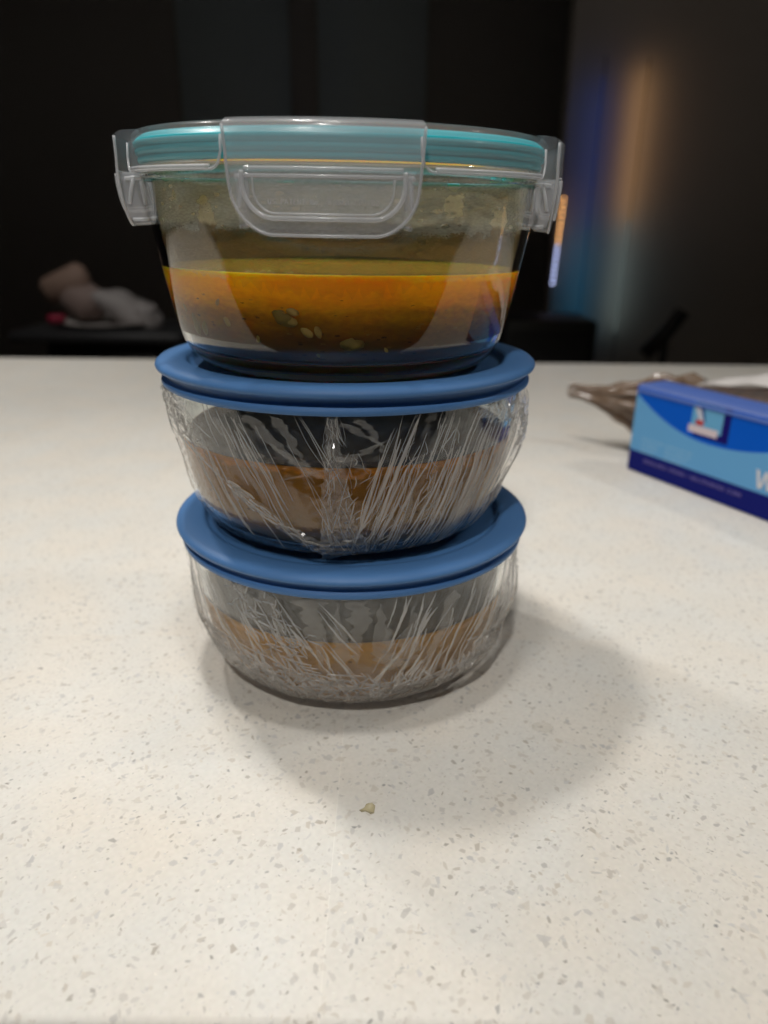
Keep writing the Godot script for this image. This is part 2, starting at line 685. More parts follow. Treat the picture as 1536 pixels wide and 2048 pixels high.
func _ready() -> void:
	rng.seed = 7
	# ------------------------------------------------------------ camera, air, lamps
	var cam := Camera3D.new()
	cam.name = "camera"
	add_child(cam)
	cam.position = Vector3(0.0174, 0.2108, 0.3451)
	cam.rotation_degrees = Vector3(-21.45, 0.0, 0.6)
	var lens := CameraAttributesPhysical.new()
	lens.frustum_focal_length = 16.8
	lens.exposure_aperture = 4.54
	lens.frustum_focus_distance = 0.268
	lens.frustum_near = 0.02
	lens.frustum_far = 60.0
	cam.attributes = lens
	cam.current = true

	var env := Environment.new()
	env.background_mode = Environment.BG_COLOR
	env.background_color = Color(0.030, 0.030, 0.031)
	env.tonemap_mode = Environment.TONE_MAPPER_LINEAR
	env.tonemap_exposure = 1.03
	env.sdfgi_enabled = true
	env.ssao_enabled = true
	env.ssil_enabled = true
	var we := WorldEnvironment.new()
	we.name = "air"
	we.environment = env
	add_child(we)

	lamp(Vector3(-0.22, 1.50, -0.14), 0.84, "round ceiling lamp above and just behind the stack of containers")
	lamp(Vector3(-0.04, 1.50, 0.19), 0.44, "round ceiling lamp almost straight above the stack of containers")
	lamp(Vector3(-0.15, 1.50, 1.15), 1.62, "round ceiling lamp over the near end of the counter")
	lamp(Vector3(1.30, 1.50, -0.15), 0.55, "round ceiling lamp over the far side beyond the blue carton")
	lamp(Vector3(-0.80, 1.50, -0.80), 1.10, "added round ceiling lamp over the far empty edge of the counter")  # added to brighten the far end of the counter

	materials()
	setting()
	containers()
	wraps()
	beside_the_stack()
	far_room()


func lamp(at: Vector3, energy: float, label: String) -> void:
	var t := thing("ceiling_lamp", label, "ceiling lamp", at, 0.0, "ceiling lamps over the counter")
	var st := begin()
	lathe(st, [Vector2(0.0, 0.004), Vector2(0.046, 0.004)], 32)
	var glow := mat("lamp glow", Color(1, 0.93, 0.83), 0.6)
	glow.emission_enabled = true
	glow.emission = Color(1, 0.93, 0.83)
	glow.emission_energy_multiplier = 4.0
	obj("lamp_disc", st, glow, t)
	st = begin()
	lathe(st, [Vector2(0.047, 0.012), Vector2(0.047, 0.001), Vector2(0.062, 0.0), Vector2(0.064, 0.003), Vector2(0.064, 0.012)], 32)
	obj("trim_ring", st, mat("lamp trim", srgb(0.75, 0.74, 0.72), 0.5), t)
	var l := SpotLight3D.new()
	l.name = "beam"
	l.position = Vector3(0, -0.004, 0)
	l.rotation_degrees = Vector3(-90, 0, 0)
	l.spot_angle = 52.0
	l.spot_angle_attenuation = 0.35
	l.spot_range = 8.0
	l.spot_attenuation = 2.0
	l.light_size = 0.046
	l.light_color = Color(1.0, 0.985, 0.965)
	l.light_energy = energy
	l.shadow_enabled = true
	t.add_child(l)


func materials() -> void:
	glass = clear("bowl glass", Color(0.97, 0.985, 0.98), 0.0, 0.0)
	glass.refraction_enabled = true
	glass.refraction_scale = 0.05
	blue = mat("blue lid plastic", srgb(0.090, 0.235, 0.520), 0.42, 0.45)
	blue.heightmap_enabled = true
	blue.heightmap_texture = grain(21, 0.09)
	blue.heightmap_scale = 0.006
	blue.uv1_scale = Vector3(24, 8, 1)
	frost = clear("frosted clear plastic", srgb(0.74, 0.75, 0.78), 0.14, 0.28)
	frost.backlight_enabled = true
	frost.backlight = Color(0.4, 0.4, 0.42)
	lid_clear = clear("clear lid plastic", srgb(0.74, 0.75, 0.78), 0.13, 0.28)
	milky = clear("milky clip plastic", srgb(0.78, 0.79, 0.83), 0.25, 0.28)
	milky.backlight_enabled = true
	milky.backlight = Color(0.4, 0.4, 0.42)
	frost_edge = clear("thick frosted edge", srgb(0.84, 0.85, 0.88), 0.48, 0.26)
	teal = mat("teal seal", srgb(0.006, 0.460, 0.530), 0.36)
	for m in [frost, milky, frost_edge, lid_clear]:
		m.clearcoat_enabled = true
		m.clearcoat = 0.8
		m.clearcoat_roughness = 0.10
	film = clear("cling film", Color(0.95, 0.95, 0.95), 0.004, 0.11, 0.42)
	fold_film = clear("whitened fold film", srgb(0.90, 0.87, 0.82), 0.44, 0.27, 0.6)  # real folds, with their highlights put into the white colour
	crumple_film = clear("crumpled cling film", Color(0.93, 0.92, 0.90), 0.14, 0.17, 0.60)
	ruff_film = clear("bunched cling film", srgb(0.90, 0.87, 0.83), 0.08, 0.27, 0.7)
	patch_film = clear("painted reflection film", srgb(0.66, 0.64, 0.60), 0.22, 0.28, 0.5)  # grey stands for reflections on the loose film
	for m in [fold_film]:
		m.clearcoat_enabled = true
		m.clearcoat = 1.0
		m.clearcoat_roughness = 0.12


# ---------------------------------------------------------------- setting
func setting() -> void:
	var stone := mat("quartz slab", Color.WHITE, 0.34, 0.24)
	stone.albedo_texture = quartz()
	stone.roughness_texture = null
	var st := begin()
	var x0 := -1.5
	var x1 := 1.6
	var z1 := 0.2092
	var prof := [Vector2(z1, -0.03), Vector2(z1, -0.003), Vector2(z1 - 0.0008, -0.0010), Vector2(z1 - 0.003, 0.0), Vector2(TABLE_EDGE + 0.004, 0.0), Vector2(TABLE_EDGE + 0.0012, -0.0012), Vector2(TABLE_EDGE, -0.004), Vector2(TABLE_EDGE, -0.03)]
	for k in prof.size() - 1:
		var p: Vector2 = prof[k]
		var q: Vector2 = prof[k + 1]
		quad_uv(st, [Vector3(x0, p.y, p.x), Vector3(x0, q.y, q.x), Vector3(x1, q.y, q.x), Vector3(x1, p.y, p.x)], [Vector2(x0, p.x) / 0.6, Vector2(x0, q.x + q.y) / 0.6, Vector2(x1, q.x + q.y) / 0.6, Vector2(x1, p.x) / 0.6])
	quad_uv(st, [Vector3(x0, -0.03, TABLE_EDGE), Vector3(x0, -0.03, z1), Vector3(x1, -0.03, z1), Vector3(x1, -0.03, TABLE_EDGE)], [Vector2(0, 0), Vector2(0, 1), Vector2(1, 1), Vector2(1, 0)])
	var o := obj("countertop", st, stone)
	structure(o, "pale speckled stone countertop under the stack of containers")
	# the white ceiling gives back the counter's light as a soft fill
	st = begin()
	soft_box(st, Vector3(0.1, 1.535, -0.75), Vector3(5.0, 0.04, 6.0), 0.004)
	structure(obj("ceiling", st, mat("white ceiling", srgb(0.80, 0.79, 0.77), 0.8)), "white ceiling over the counter")
	st = begin()
	soft_box(st, Vector3(0.05, -0.93, 0.0), Vector3(9.0, 0.02, 9.0), 0.002)
	structure(obj("floor", st, mat("wooden floor", srgb(0.16, 0.13, 0.10), 0.6)), "floor of the unlit room beyond the counter")
	st = begin()
	soft_box(st, Vector3(-1.2, 0.6, -3.70), Vector3(5.2, 3.1, 0.1), 0.004)
	structure(obj("back_wall", st, mat("wall paint", srgb(0.30, 0.28, 0.275), 0.8)), "back wall of the unlit room")
	st = begin()
	soft_box(st, Vector3(1.95, 0.6, -2.70), Vector3(2.55, 3.1, 0.1), 0.004)
	structure(obj("side_wall", st, mat("warm grey wall", srgb(0.42, 0.385, 0.36), 0.75)), "warm grey wall beyond the counter, lit by the added coloured lamps")


# ---------------------------------------------------------------- the three containers
func containers() -> void:
	# lowest and middle bowls
	var low := thing("food_container", "lowest container of the stack, round glass with blue lid, resting on the counter", "food container", Vector3(0.0014, 0.0, 0.0), 0.0, "stacked glass food containers")
	bowl(low, BOWL, 0.0032, 0.0044)
	blue_lid(low, 0.0805)
	var mid := thing("food_container", "middle container of the stack, round glass with blue lid under the clip-lidded one", "food container", Vector3(-0.0009, 0.0765, 0.0), 0.4, "stacked glass food containers")
	bowl(mid, BOWL, 0.0032, 0.0070)
	blue_lid(mid, 0.0806)
	var veil := clear("fine condensation", Color.WHITE, 1.0, 0.5, 0.5)
	veil.albedo_texture = beads(61, 0.035, 0.08, [])
	bead_coat(low, BOWL, 0.0032, 0.0449, 0.0735, veil)
	bead_coat(mid, BOWL, 0.0032, 0.0470, 0.0735, veil)

	# top container
	var top := thing("food_container", "topmost container, round glass with clear clip-on lid and teal seal", "food container", Vector3(-0.0026, 0.1553, 0.0), 0.0, "stacked glass food containers")
	top.rotation = Vector3(0.034, 0.0, -0.007)
	bowl(top, BIG, 0.0030, 0.0070)
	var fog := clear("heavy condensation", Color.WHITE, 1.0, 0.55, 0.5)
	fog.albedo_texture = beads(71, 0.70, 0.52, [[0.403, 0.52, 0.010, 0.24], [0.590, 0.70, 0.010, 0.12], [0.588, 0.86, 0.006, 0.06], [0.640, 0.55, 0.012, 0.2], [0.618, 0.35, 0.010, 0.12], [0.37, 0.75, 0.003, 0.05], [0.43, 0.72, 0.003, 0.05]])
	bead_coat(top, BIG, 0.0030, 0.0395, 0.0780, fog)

	# lid panel
	var st := begin()
	var pts := []
	for p in [[0.00000, 0.0890], [0.06636, 0.0890], [0.06968, 0.0895], [0.07157, 0.0910], [0.07394, 0.0916], [0.08172, 0.0916], [0.08418, 0.0911], [0.08570, 0.0899], [0.08617, 0.0884], [0.08589, 0.0876], [0.08485, 0.0876], [0.08418, 0.0890], [0.08229, 0.0899], [0.07394, 0.0900], [0.07252, 0.0895], [0.07063, 0.0880], [0.06636, 0.0877], [0.00000, 0.0877]]:
		pts.append(Vector2(p[0], p[1]))
	lathe(st, pts, 144)
	var lid := obj("lid", st, lid_clear, top)
	st = begin()
	pts = []
	for p in [[0.07868, 0.0797], [0.08267, 0.0796], [0.08399, 0.0800], [0.08437, 0.0812], [0.08380, 0.0822], [0.08485, 0.0830], [0.08504, 0.0842], [0.08437, 0.0850], [0.08532, 0.0858], [0.08551, 0.0870], [0.08466, 0.0876], [0.08380, 0.0886], [0.08210, 0.0896], [0.07489, 0.0897], [0.07489, 0.0797], [0.07868, 0.0797]]:
		pts.append(Vector2(p[0], p[1]))
	lathe(st, pts, 144)
	obj("seal", st, teal, lid)
	# clear skirt in four runs between the clips
	var turn := -0.03
	for k in 4:
		var a0 := turn + PI / 2 * k + 0.385
		var a1 := turn + PI / 2 * (k + 1) - 0.385
		st = begin()
		var n := 36
		var low_at := func(a: float) -> float:
			var d := minf(a - a0, a1 - a) * 0.0878
			return 0.0764 + (0.0 if d >= 0.0055 else 0.0055 - sqrt(maxf(0.0, 0.0055 * 0.0055 - (0.0055 - d) * (0.0055 - d))))
		var rows := [0.0, 0.08, 0.3, 0.6, 0.85, 1.0]
		var g := func(i: int, s: float, inner: bool) -> Vector3:
			var u := float(i) / n
			u = u + 0.055 * sin(TAU * u) * -1.0
			var a := lerpf(a0, a1, u)
			return polar(0.0879 - (0.0012 if inner else 0.0) - 0.0004 * s, lerpf(low_at.call(a), 0.0868, s), a)
		for i in n:
			for j in rows.size() - 1:
				quad(st, g.call(i, rows[j], false), g.call(i, rows[j + 1], false), g.call(i + 1, rows[j + 1], false), g.call(i + 1, rows[j], false))
				quad(st, g.call(i, rows[j], true), g.call(i + 1, rows[j], true), g.call(i + 1, rows[j + 1], true), g.call(i, rows[j + 1], true))
			# shelf back to the lid
			quad(st, g.call(i, 1.0, false), g.call(i, 1.0, false) * Vector3(0.982, 1, 0.982), g.call(i + 1, 1.0, false) * Vector3(0.982, 1, 0.982), g.call(i + 1, 1.0, false))
		var skirt := obj("skirt", st, frost, lid)
		st = begin()
		var edge := []
		edge.append(polar(0.0875, 0.0868, a0))
		for i in n + 1:
			edge.append(g.call(i, 0.0, false))
		edge.append(polar(0.0875, 0.0868, a1))
		tube(st, edge, 0.0005, 6)
		# a heavier bead runs along the foot
		var foot := []
		for i in range(4, n - 3):
			foot.append(g.call(i, 0.08, false))
		tube(st, foot, 0.0009, 6)
		obj("skirt_rim", st, frost_edge, lid)
	for k in 4:
		clip(top, turn + PI / 2 * k + (0.018 if k == 0 else 0.0), k == 0)
	# ring of the glass rim seen below the seal is the bowl itself

	soups()


func soups() -> void:
	var base := thing("soup", "layered amber soup with pale seeds, in the clip-lidded top container", "soup", Vector3(-0.0026, 0.1553, 0.0), 0.0, "soups in the stacked containers")
	base.rotation = Vector3(0.034, 0.0, -0.007)
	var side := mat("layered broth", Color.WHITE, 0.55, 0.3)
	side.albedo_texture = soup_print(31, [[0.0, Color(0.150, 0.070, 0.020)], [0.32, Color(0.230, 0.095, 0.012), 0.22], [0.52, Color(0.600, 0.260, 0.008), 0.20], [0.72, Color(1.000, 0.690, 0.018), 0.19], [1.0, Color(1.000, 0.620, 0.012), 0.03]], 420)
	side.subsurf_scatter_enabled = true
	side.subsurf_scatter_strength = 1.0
	var oil := clear("orange oil", srgb(0.70, 0.30, 0.03), 0.22, 0.12, 0.5)
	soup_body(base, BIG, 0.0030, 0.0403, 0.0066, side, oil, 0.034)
	var seed_m := mat("pale seed", srgb(0.46, 0.31, 0.07), 0.5)
	var spots := [[-0.205, 0.0268, 0.5, 2.0], [-0.19, 0.0300, 0.35, 1.7], [-0.125, 0.0225, 0.55, 1.8], [-0.07, 0.0230, 1.25, 1.6], [-0.08, 0.0128, 1.2, 1.0], [-0.58, 0.0245, 1.0, 1.5], [-0.62, 0.0315, 2.2, 1.1], [-0.40, 0.0190, 1.7, 0.9], [0.28, 0.0160, 1.0, 0.8], [-0.95, 0.0270, 1.2, 1.2]]
	for s in spots:
		var st := begin()
		var y: float = s[1]
		var a: float = s[0]
		var r := at_height(BIG, y) - 0.0022 - 0.006 * pow(1.0 - minf((y - 0.0066) / 0.0337 * 3.0, 1.0), 2.0)
		var b := Basis(Vector3.UP, a) * Basis(Vector3.BACK, -s[2])
		ellipsoid(st, polar(r, maxf(y, 0.0145), a), Vector3(0.0013, 0.0007, 0.00045) * s[3] * 1.15, b, 12, 0.08)
		obj("seed", st, seed_m, base)
	var leaf_m := mat("limp green shred", srgb(0.25, 0.17, 0.025), 0.5)
	for s in [[-0.86, 0.0215, 1.4, 3.0], [-0.78, 0.0205, 1.5, 2.2], [0.10, 0.0185, 0.1, 3.0], [-0.24, 0.0275, 0.3, 3.4]]:
		var st := begin()
		var r := at_height(BIG, s[1]) - 0.0026
		var b := Basis(Vector3.UP, s[0]) * Basis(Vector3.BACK, -s[2])
		ellipsoid(st, polar(r, s[1], s[0]), Vector3(0.0014, 0.0007, 0.0005) * s[3], b, 14, 0.25)
		obj("herb_shred", st, leaf_m, base)
	var bubble_m := clear("bubble skin", Color(1, 0.95, 0.8), 0.08, 0.05)
	var r2 := RandomNumberGenerator.new()
	r2.seed = 5
	for c in [[-0.42, 18, 0.09], [-0.78, 7, 0.05], [-0.27, 8, 0.06]]:
		for k in c[1]:
			var a: float = c[0] + r2.randf_range(-c[2], c[2])
			var s := r2.randf_range(0.0004, 0.0010)
			var st := begin()
			var rr := at_height(BIG, 0.041) - 0.0046 - r2.randf() * 0.006
			ellipsoid(st, polar(rr, 0.0404 + 0.034 * rr * cos(a) + s * 0.3, a), Vector3(s, s, s), Basis(), 10)
			obj("bubble", st, bubble_m, base)

	var mid := thing("soup", "brown soup in the middle container under a thin orange oil line", "soup", Vector3(-0.0009, 0.0765, 0.0), 0.0, "soups in the stacked containers")
	side = mat("brown broth", Color.WHITE, 0.6, 0.3)
	side.albedo_texture = soup_print(41, [[0.0, Color(0.400, 0.210, 0.050)], [0.35, Color(0.420, 0.195, 0.022), 0.25], [0.72, Color(0.430, 0.180, 0.008), 0.22], [0.93, Color(0.750, 0.260, 0.004), 0.04]], 500)
	oil = mat("brown oily surface", srgb(0.22, 0.10, 0.03), 0.12, 0.5)
	soup_body(mid, BOWL, 0.0032, 0.0470, 0.0066, side, oil)
	var low := thing("soup", "tan soup in the lowest container behind crumpled film", "soup", Vector3(0.0014, 0.0, 0.0), 0.0, "soups in the stacked containers")
	side = mat("tan broth", Color.WHITE, 0.6, 0.3)
	side.albedo_texture = soup_print(51, [[0.0, Color(0.420, 0.220, 0.070)], [0.35, Color(0.560, 0.300, 0.080), 0.25], [0.72, Color(0.680, 0.360, 0.060), 0.22], [0.93, Color(0.760, 0.360, 0.035), 0.05]], 300)
	oil = mat("tan oily surface", srgb(0.26, 0.15, 0.06), 0.15, 0.5)
	soup_body(low, BOWL, 0.0014, 0.0449, 0.0022, side, oil, 0.0, 0.0)


# ---------------------------------------------------------------- cling film
var film_kind := 0
var film_noise := noise(91, 1.0)
var film_fine := noise(92, 1.0)
var film_ridge := noise(93, 1.0, FastNoiseLite.TYPE_SIMPLEX, 2)

func bump_at(a: float, t: float, ca: float, ct: float, wa: float, wt: float) -> float:
	return exp(-pow((a - ca) / wa, 2.0) - pow((t - ct) / wt, 2.0))


# point on the film: a = angle, t = 0 under the lid .. 1 at the foot
func on_film(a: float, t: float, off := 0.0) -> Vector3:
	var y := lerpf(0.0702, 0.0055 if film_kind == 0 else 0.0070, t)
	var r := at_height(BOWL, y)
	var g := 0.0006 + 0.0007 * (1.0 + film_noise.get_noise_2d(a * 2.2 + 10.0 * film_kind, t * 2.5))
	if film_kind == 0:
		g += 0.0050 * bump_at(a, t, 1.35, 0.34, 0.35, 0.30) + 0.0022 * bump_at(a, t, -1.35, 0.15, 0.35, 0.25)
		g = minf(g, lerpf(0.0016, 0.02, minf(t * 4.0, 1.0)))
	else:
		g += 0.0007 * (1.0 + film_noise.get_noise_2d(a * 3.0 + 40.0, t * 3.0)) * minf(t * 3.0, 1.0)
		g += 0.0045 * bump_at(a, t, 1.25, 0.45, 0.45, 0.30) + 0.0016 * bump_at(a, t, -1.30, 0.50, 0.45, 0.24) + 0.0030 * bump_at(a, t, 0.8, 0.80, 0.4, 0.14)
		g *= lerpf(1.0, 0.25, clampf((t - 0.8) / 0.2, 0.0, 1.0))
	return polar(r + g + off, y, a)


func film_sheet(parent: Node3D, rough: float) -> void:
	var st := begin()
	var n := 420
	var rows := 70
	var grid := []
	for k in rows + 1:
		var row := []
		var t := float(k) / rows
		for i in n:
			var a := -PI + TAU * i / n
			var s := 1.0 - absf(film_ridge.get_noise_2d(a * 9.0 + t * (2.4 if a > 0.0 else -2.6), t * 0.9 + 5.0))
			var off := 0.0011 * pow(s, 7.0) * rough
			var c := 1.0 - absf(film_ridge.get_noise_2d(a * 14.0 + 70.0, t * 13.0))
			var crumple := clampf((t - 0.42) * 3.0, 0.0, 1.0) if film_kind == 1 else bump_at(a, t, -0.02, 0.75, 0.12, 0.5)
			off += crumple * 0.0016 * pow(c, 4.0) + 0.00012 * film_fine.get_noise_2d(a * 60.0, t * 50.0)
			row.append(on_film(a, t, off))
		grid.append(row)
	for k in rows:
		for i in n:
			var j := (i + 1) % n
			quad(st, grid[k + 1][i], grid[k][i], grid[k][j], grid[k + 1][j])
	obj("film_sheet", st, film, parent)


# one fold of doubled film, whitened in place of its highlight: a low ridge that widens and narrows along its run
func fold(st: SurfaceTool, a0: float, t0: float, a1: float, t1: float, w: float, r: RandomNumberGenerator, jag := 0.25, rise := 0.0004) -> void:
	var n := maxi(5, int(26 * absf(t1 - t0) + 20 * absf(a1 - a0)) + 3)
	var prev := []
	var bow := r.randf_range(-0.02, 0.02)
	var ph := r.randf() * 100.0
	var belly := r.randf_range(0.6, 1.7)
	for k in n + 1:
		var s := float(k) / n
		var a := lerpf(a0, a1, s) + bow * sin(PI * s) + 0.012 * jag * film_fine.get_noise_2d(s * 5.0, ph)
		var t := clampf(lerpf(t0, t1, s), 0.0, 1.0)
		var c := on_film(a, t, 0.0004)
		var d := (on_film(a + (a1 - a0) * 0.02, clampf(t + (t1 - t0) * 0.02, 0.0, 1.0)) - on_film(a, t)).normalized()
		var nrm := Vector3(sin(a), 0.15, cos(a)).normalized()
		var side := nrm.cross(d).normalized()
		var half := w * 0.5 * pow(sin(PI * pow(clampf(s * 0.96 + 0.02, 0.0, 1.0), belly)), 0.8)
		var row := [c - side * half * maxf(0.1, 1.0 + 1.6 * jag * film_fine.get_noise_2d(s * 7.0, ph + 9.0)), c + nrm * rise, c + side * half * maxf(0.1, 1.0 + 1.6 * jag * film_fine.get_noise_2d(s * 7.0, ph + 30.0))]
		if prev:
			for e in [0, 1]:
				quad(st, prev[e], prev[e + 1], row[e + 1], row[e])
		prev = row


# a patch of reflection painted on the film: broad at its start, torn into teeth along both sides, running out to a point
func patch(st: SurfaceTool, a0: float, t0: float, a1: float, t1: float, w: float, r: RandomNumberGenerator) -> void:
	var n := 56
	var prev := []
	var ph := r.randf() * 100.0
	var lobe := r.randf_range(2.0, 4.0)
	for k in n + 1:
		var s := float(k) / n
		var a := lerpf(a0, a1, s) + 0.02 * film_fine.get_noise_2d(s * 3.0, ph)
		var t := clampf(lerpf(t0, t1, s), 0.0, 1.0)
		var row := []
		for side in [-1.0, 0.0, 1.0]:
			var half := w * 0.5 * pow(1.0 - s, 0.8) * minf(s * 9.0 + 0.15, 1.0)
			var tooth := absf(fposmod(s * lobe * 4.0 + ph + side * 0.37, 1.0) - 0.5) * 2.0
			half *= 0.40 + 0.75 * (0.5 + film_fine.get_noise_2d(s * 6.0 + side * 20.0, ph)) + 0.12 * pow(tooth, 1.6)
			var along := (a1 - a0) * 0.0
			row.append(on_film(a + along + side * half * signf(t1 - t0 + 0.001), t, 0.0005 + (0.0006 if side == 0.0 else 0.0)))
		if prev:
			for e in [0, 1]:
				quad(st, prev[e], prev[e + 1], row[e + 1], row[e])
		prev = row


# a net of sharp creases within a band
func creases(st: SurfaceTool, run: Array, count: int, r: RandomNumberGenerator, reach := 0.10, heading := 0.0, spread := PI) -> void:
	var path := smooth_path(run, 60)
	for k in count:
		var p: Vector3 = path[r.randi() % path.size()]
		var u := r.randf_range(-1.0, 1.0)
		var a := p.x + u * p.z / 0.08 * 0.9
		var t := clampf(p.y + r.randf_range(-1.0, 1.0) * p.z / 0.07, 0.0, 1.0)
		var turn := heading + r.randf_range(-spread, spread)
		var l := r.randf_range(0.3, 1.0) * reach
		fold(st, a, t, a + cos(turn) * l, clampf(t + sin(turn) * l, 0.0, 1.0), r.randf_range(0.00016, 0.00050), r, 0.25, 0.0010)


# a gathered band of crumpled film along a run of points (a, t, half width)
func gather(st: SurfaceTool, run: Array, layers: int, r: RandomNumberGenerator, cell := 0.0011, rise := 0.0016, gap := -2.0) -> void:
	var mesh_across := clampi(int(run[run.size() / 2].z * 2.0 / cell), 3, 14)
	for layer in layers:
		var length := 0.0
		for k in run.size() - 1:
			length += on_film(run[k].x, run[k].y).distance_to(on_film(run[k + 1].x, run[k + 1].y))
		var n := maxi(4, int(length / cell))
		var path := smooth_path(run, n)
		var prev := []
		for k in path.size():
			var p: Vector3 = path[k]
			var q: Vector3 = path[mini(k + 1, path.size() - 1)]
			var o: Vector3 = path[maxi(k - 1, 0)]
			var c := on_film(p.x, clampf(p.y, 0.0, 1.0), 0.0)
			var d := (on_film(q.x, clampf(q.y, 0.0, 1.0)) - on_film(o.x, clampf(o.y, 0.0, 1.0))).normalized()
			var nrm := Vector3(sin(p.x), 0.1, cos(p.x)).normalized()
			var side := nrm.cross(d).normalized()
			var m := mesh_across
			var half := p.z * (1.0 + r.randf_range(-0.16, 0.16))
			var row := []
			for j in m + 1:
				var u := 2.0 * j / m - 1.0
				var lift := rise * (0.3 + r.randf()) * (1.0 - 0.7 * u * u) + 0.0004 * layer + 0.0003
				row.append(c + side * (u * half + r.randf_range(-0.3, 0.3) * cell) + nrm * lift + d * r.randf_range(-0.3, 0.3) * cell)
			if prev:
				for j in m:
					if film_fine.get_noise_2d(k * 0.11 + layer * 50.0, j * 0.13) < gap:
						continue
					if r.randf() < 0.5:
						for v in [prev[j], prev[j + 1], row[j + 1], prev[j], row[j + 1], row[j]]:
							st.add_vertex(v)
					else:
						for v in [prev[j], prev[j + 1], row[j], prev[j + 1], row[j + 1], row[j]]:
							st.add_vertex(v)
			prev = row


func wraps() -> void:
	var r := RandomNumberGenerator.new()
	r.seed = 17
	film_kind = 0
	var w := thing("cling_film", "clear film stretched in long streaks round the middle container", "cling film", Vector3(-0.0009, 0.0765, 0.0), 0.0, "clear film wrapped round the containers")
	film_sheet(w, 0.8)
	var st := begin()
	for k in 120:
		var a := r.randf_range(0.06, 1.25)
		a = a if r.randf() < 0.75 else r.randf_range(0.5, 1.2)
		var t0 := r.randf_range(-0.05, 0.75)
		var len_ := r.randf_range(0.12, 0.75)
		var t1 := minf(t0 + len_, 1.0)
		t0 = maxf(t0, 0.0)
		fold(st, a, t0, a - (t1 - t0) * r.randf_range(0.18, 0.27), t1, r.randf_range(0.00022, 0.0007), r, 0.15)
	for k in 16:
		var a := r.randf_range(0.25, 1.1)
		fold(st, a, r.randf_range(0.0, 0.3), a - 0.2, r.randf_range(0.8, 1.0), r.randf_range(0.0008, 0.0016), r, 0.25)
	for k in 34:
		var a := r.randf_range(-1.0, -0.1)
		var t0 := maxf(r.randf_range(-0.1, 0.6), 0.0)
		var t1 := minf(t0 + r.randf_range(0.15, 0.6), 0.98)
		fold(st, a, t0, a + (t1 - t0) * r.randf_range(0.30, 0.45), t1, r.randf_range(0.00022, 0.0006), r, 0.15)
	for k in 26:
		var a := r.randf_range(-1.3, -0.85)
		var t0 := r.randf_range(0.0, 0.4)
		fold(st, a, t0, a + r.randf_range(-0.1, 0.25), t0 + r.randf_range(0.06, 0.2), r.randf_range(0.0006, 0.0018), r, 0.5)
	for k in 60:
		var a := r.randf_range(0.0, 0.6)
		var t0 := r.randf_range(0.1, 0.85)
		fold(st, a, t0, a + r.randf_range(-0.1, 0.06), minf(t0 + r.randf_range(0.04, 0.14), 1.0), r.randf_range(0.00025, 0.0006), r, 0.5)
	# pale patches where the film stands off, its reflections put into the colour
	var pt := begin()
	for e in [[-0.62, 0.08, -0.42, 0.56, 0.10], [-0.45, 0.22, -0.33, 0.48, 0.16], [-0.44, 0.03, -0.10, 0.44, 0.12], [-0.30, 0.02, -0.12, 0.36, 0.10], [-0.08, 0.40, -0.34, 0.18, 0.14], [-0.02, 0.34, -0.30, 0.44, 0.12], [0.02, 0.30, 0.24, 0.16, 0.14], [0.0, 0.26, 0.16, 0.36, 0.16], [0.02, 0.05, 0.22, 0.20, 0.08], [0.10, 0.0, 0.24, 0.28, 0.08], [0.16, 1.0, 0.22, 0.55, 0.08], [0.30, 1.0, 0.40, 0.40, 0.08], [0.42, 0.9, 0.52, 0.3, 0.07], [0.52, 1.0, 0.66, 0.35, 0.10], [0.70, 0.98, 0.86, 0.30, 0.14], [0.9, 0.9, 1.08, 0.2, 0.16], [-0.9, 0.05, -0.7, 0.5, 0.12]]:
		patch(pt, e[0], e[1], e[2], e[3], e[4], r)
	obj("reflection_patch", pt, patch_film, w).set_meta("kind", "stuff")
	var knot := [Vector3(-0.015, 0.0, 0.0022), Vector3(-0.02, 0.2, 0.0030), Vector3(-0.01, 0.4, 0.0050), Vector3(-0.01, 0.6, 0.0058), Vector3(0.0, 0.75, 0.0066), Vector3(0.02, 0.88, 0.0095), Vector3(0.04, 1.0, 0.0120)]
	var slant := [Vector3(-0.62, 0.50, 0.0012), Vector3(-0.52, 0.58, 0.0022), Vector3(-0.40, 0.68, 0.0022), Vector3(-0.25, 0.82, 0.0024), Vector3(-0.08, 0.95, 0.0030)]
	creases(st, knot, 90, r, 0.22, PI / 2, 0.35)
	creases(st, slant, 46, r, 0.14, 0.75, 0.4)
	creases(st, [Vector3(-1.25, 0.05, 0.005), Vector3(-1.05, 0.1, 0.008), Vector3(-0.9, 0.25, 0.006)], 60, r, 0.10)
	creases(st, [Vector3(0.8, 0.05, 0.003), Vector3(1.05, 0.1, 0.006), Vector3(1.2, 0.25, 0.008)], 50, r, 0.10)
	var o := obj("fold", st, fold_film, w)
	o.set_meta("kind", "stuff")
	st = begin()
	st.set_smooth_group(-1)
	gather(st, knot, 1, r, 0.0014)
	gather(st, slant, 1, r, 0.0009)
	gather(st, [Vector3(-1.25, 0.02, 0.0030), Vector3(-1.10, 0.06, 0.0040), Vector3(-0.86, 0.08, 0.0026)], 1, r)
	gather(st, [Vector3(0.72, 0.06, 0.0020), Vector3(0.95, 0.06, 0.0050), Vector3(1.10, 0.10, 0.0060), Vector3(1.2, 0.3, 0.004)], 1, r)
	o = obj("gathered_film", st, crumple_film, w)
	o.set_meta("kind", "stuff")

	film_kind = 1
	w = thing("cling_film", "loose film crumpled into a thick ruff round the foot of the lowest container", "cling film", Vector3(0.0014, 0.0, 0.0), 0.0, "clear film wrapped round the containers")
	film_sheet(w, 1.0)
	st = begin()
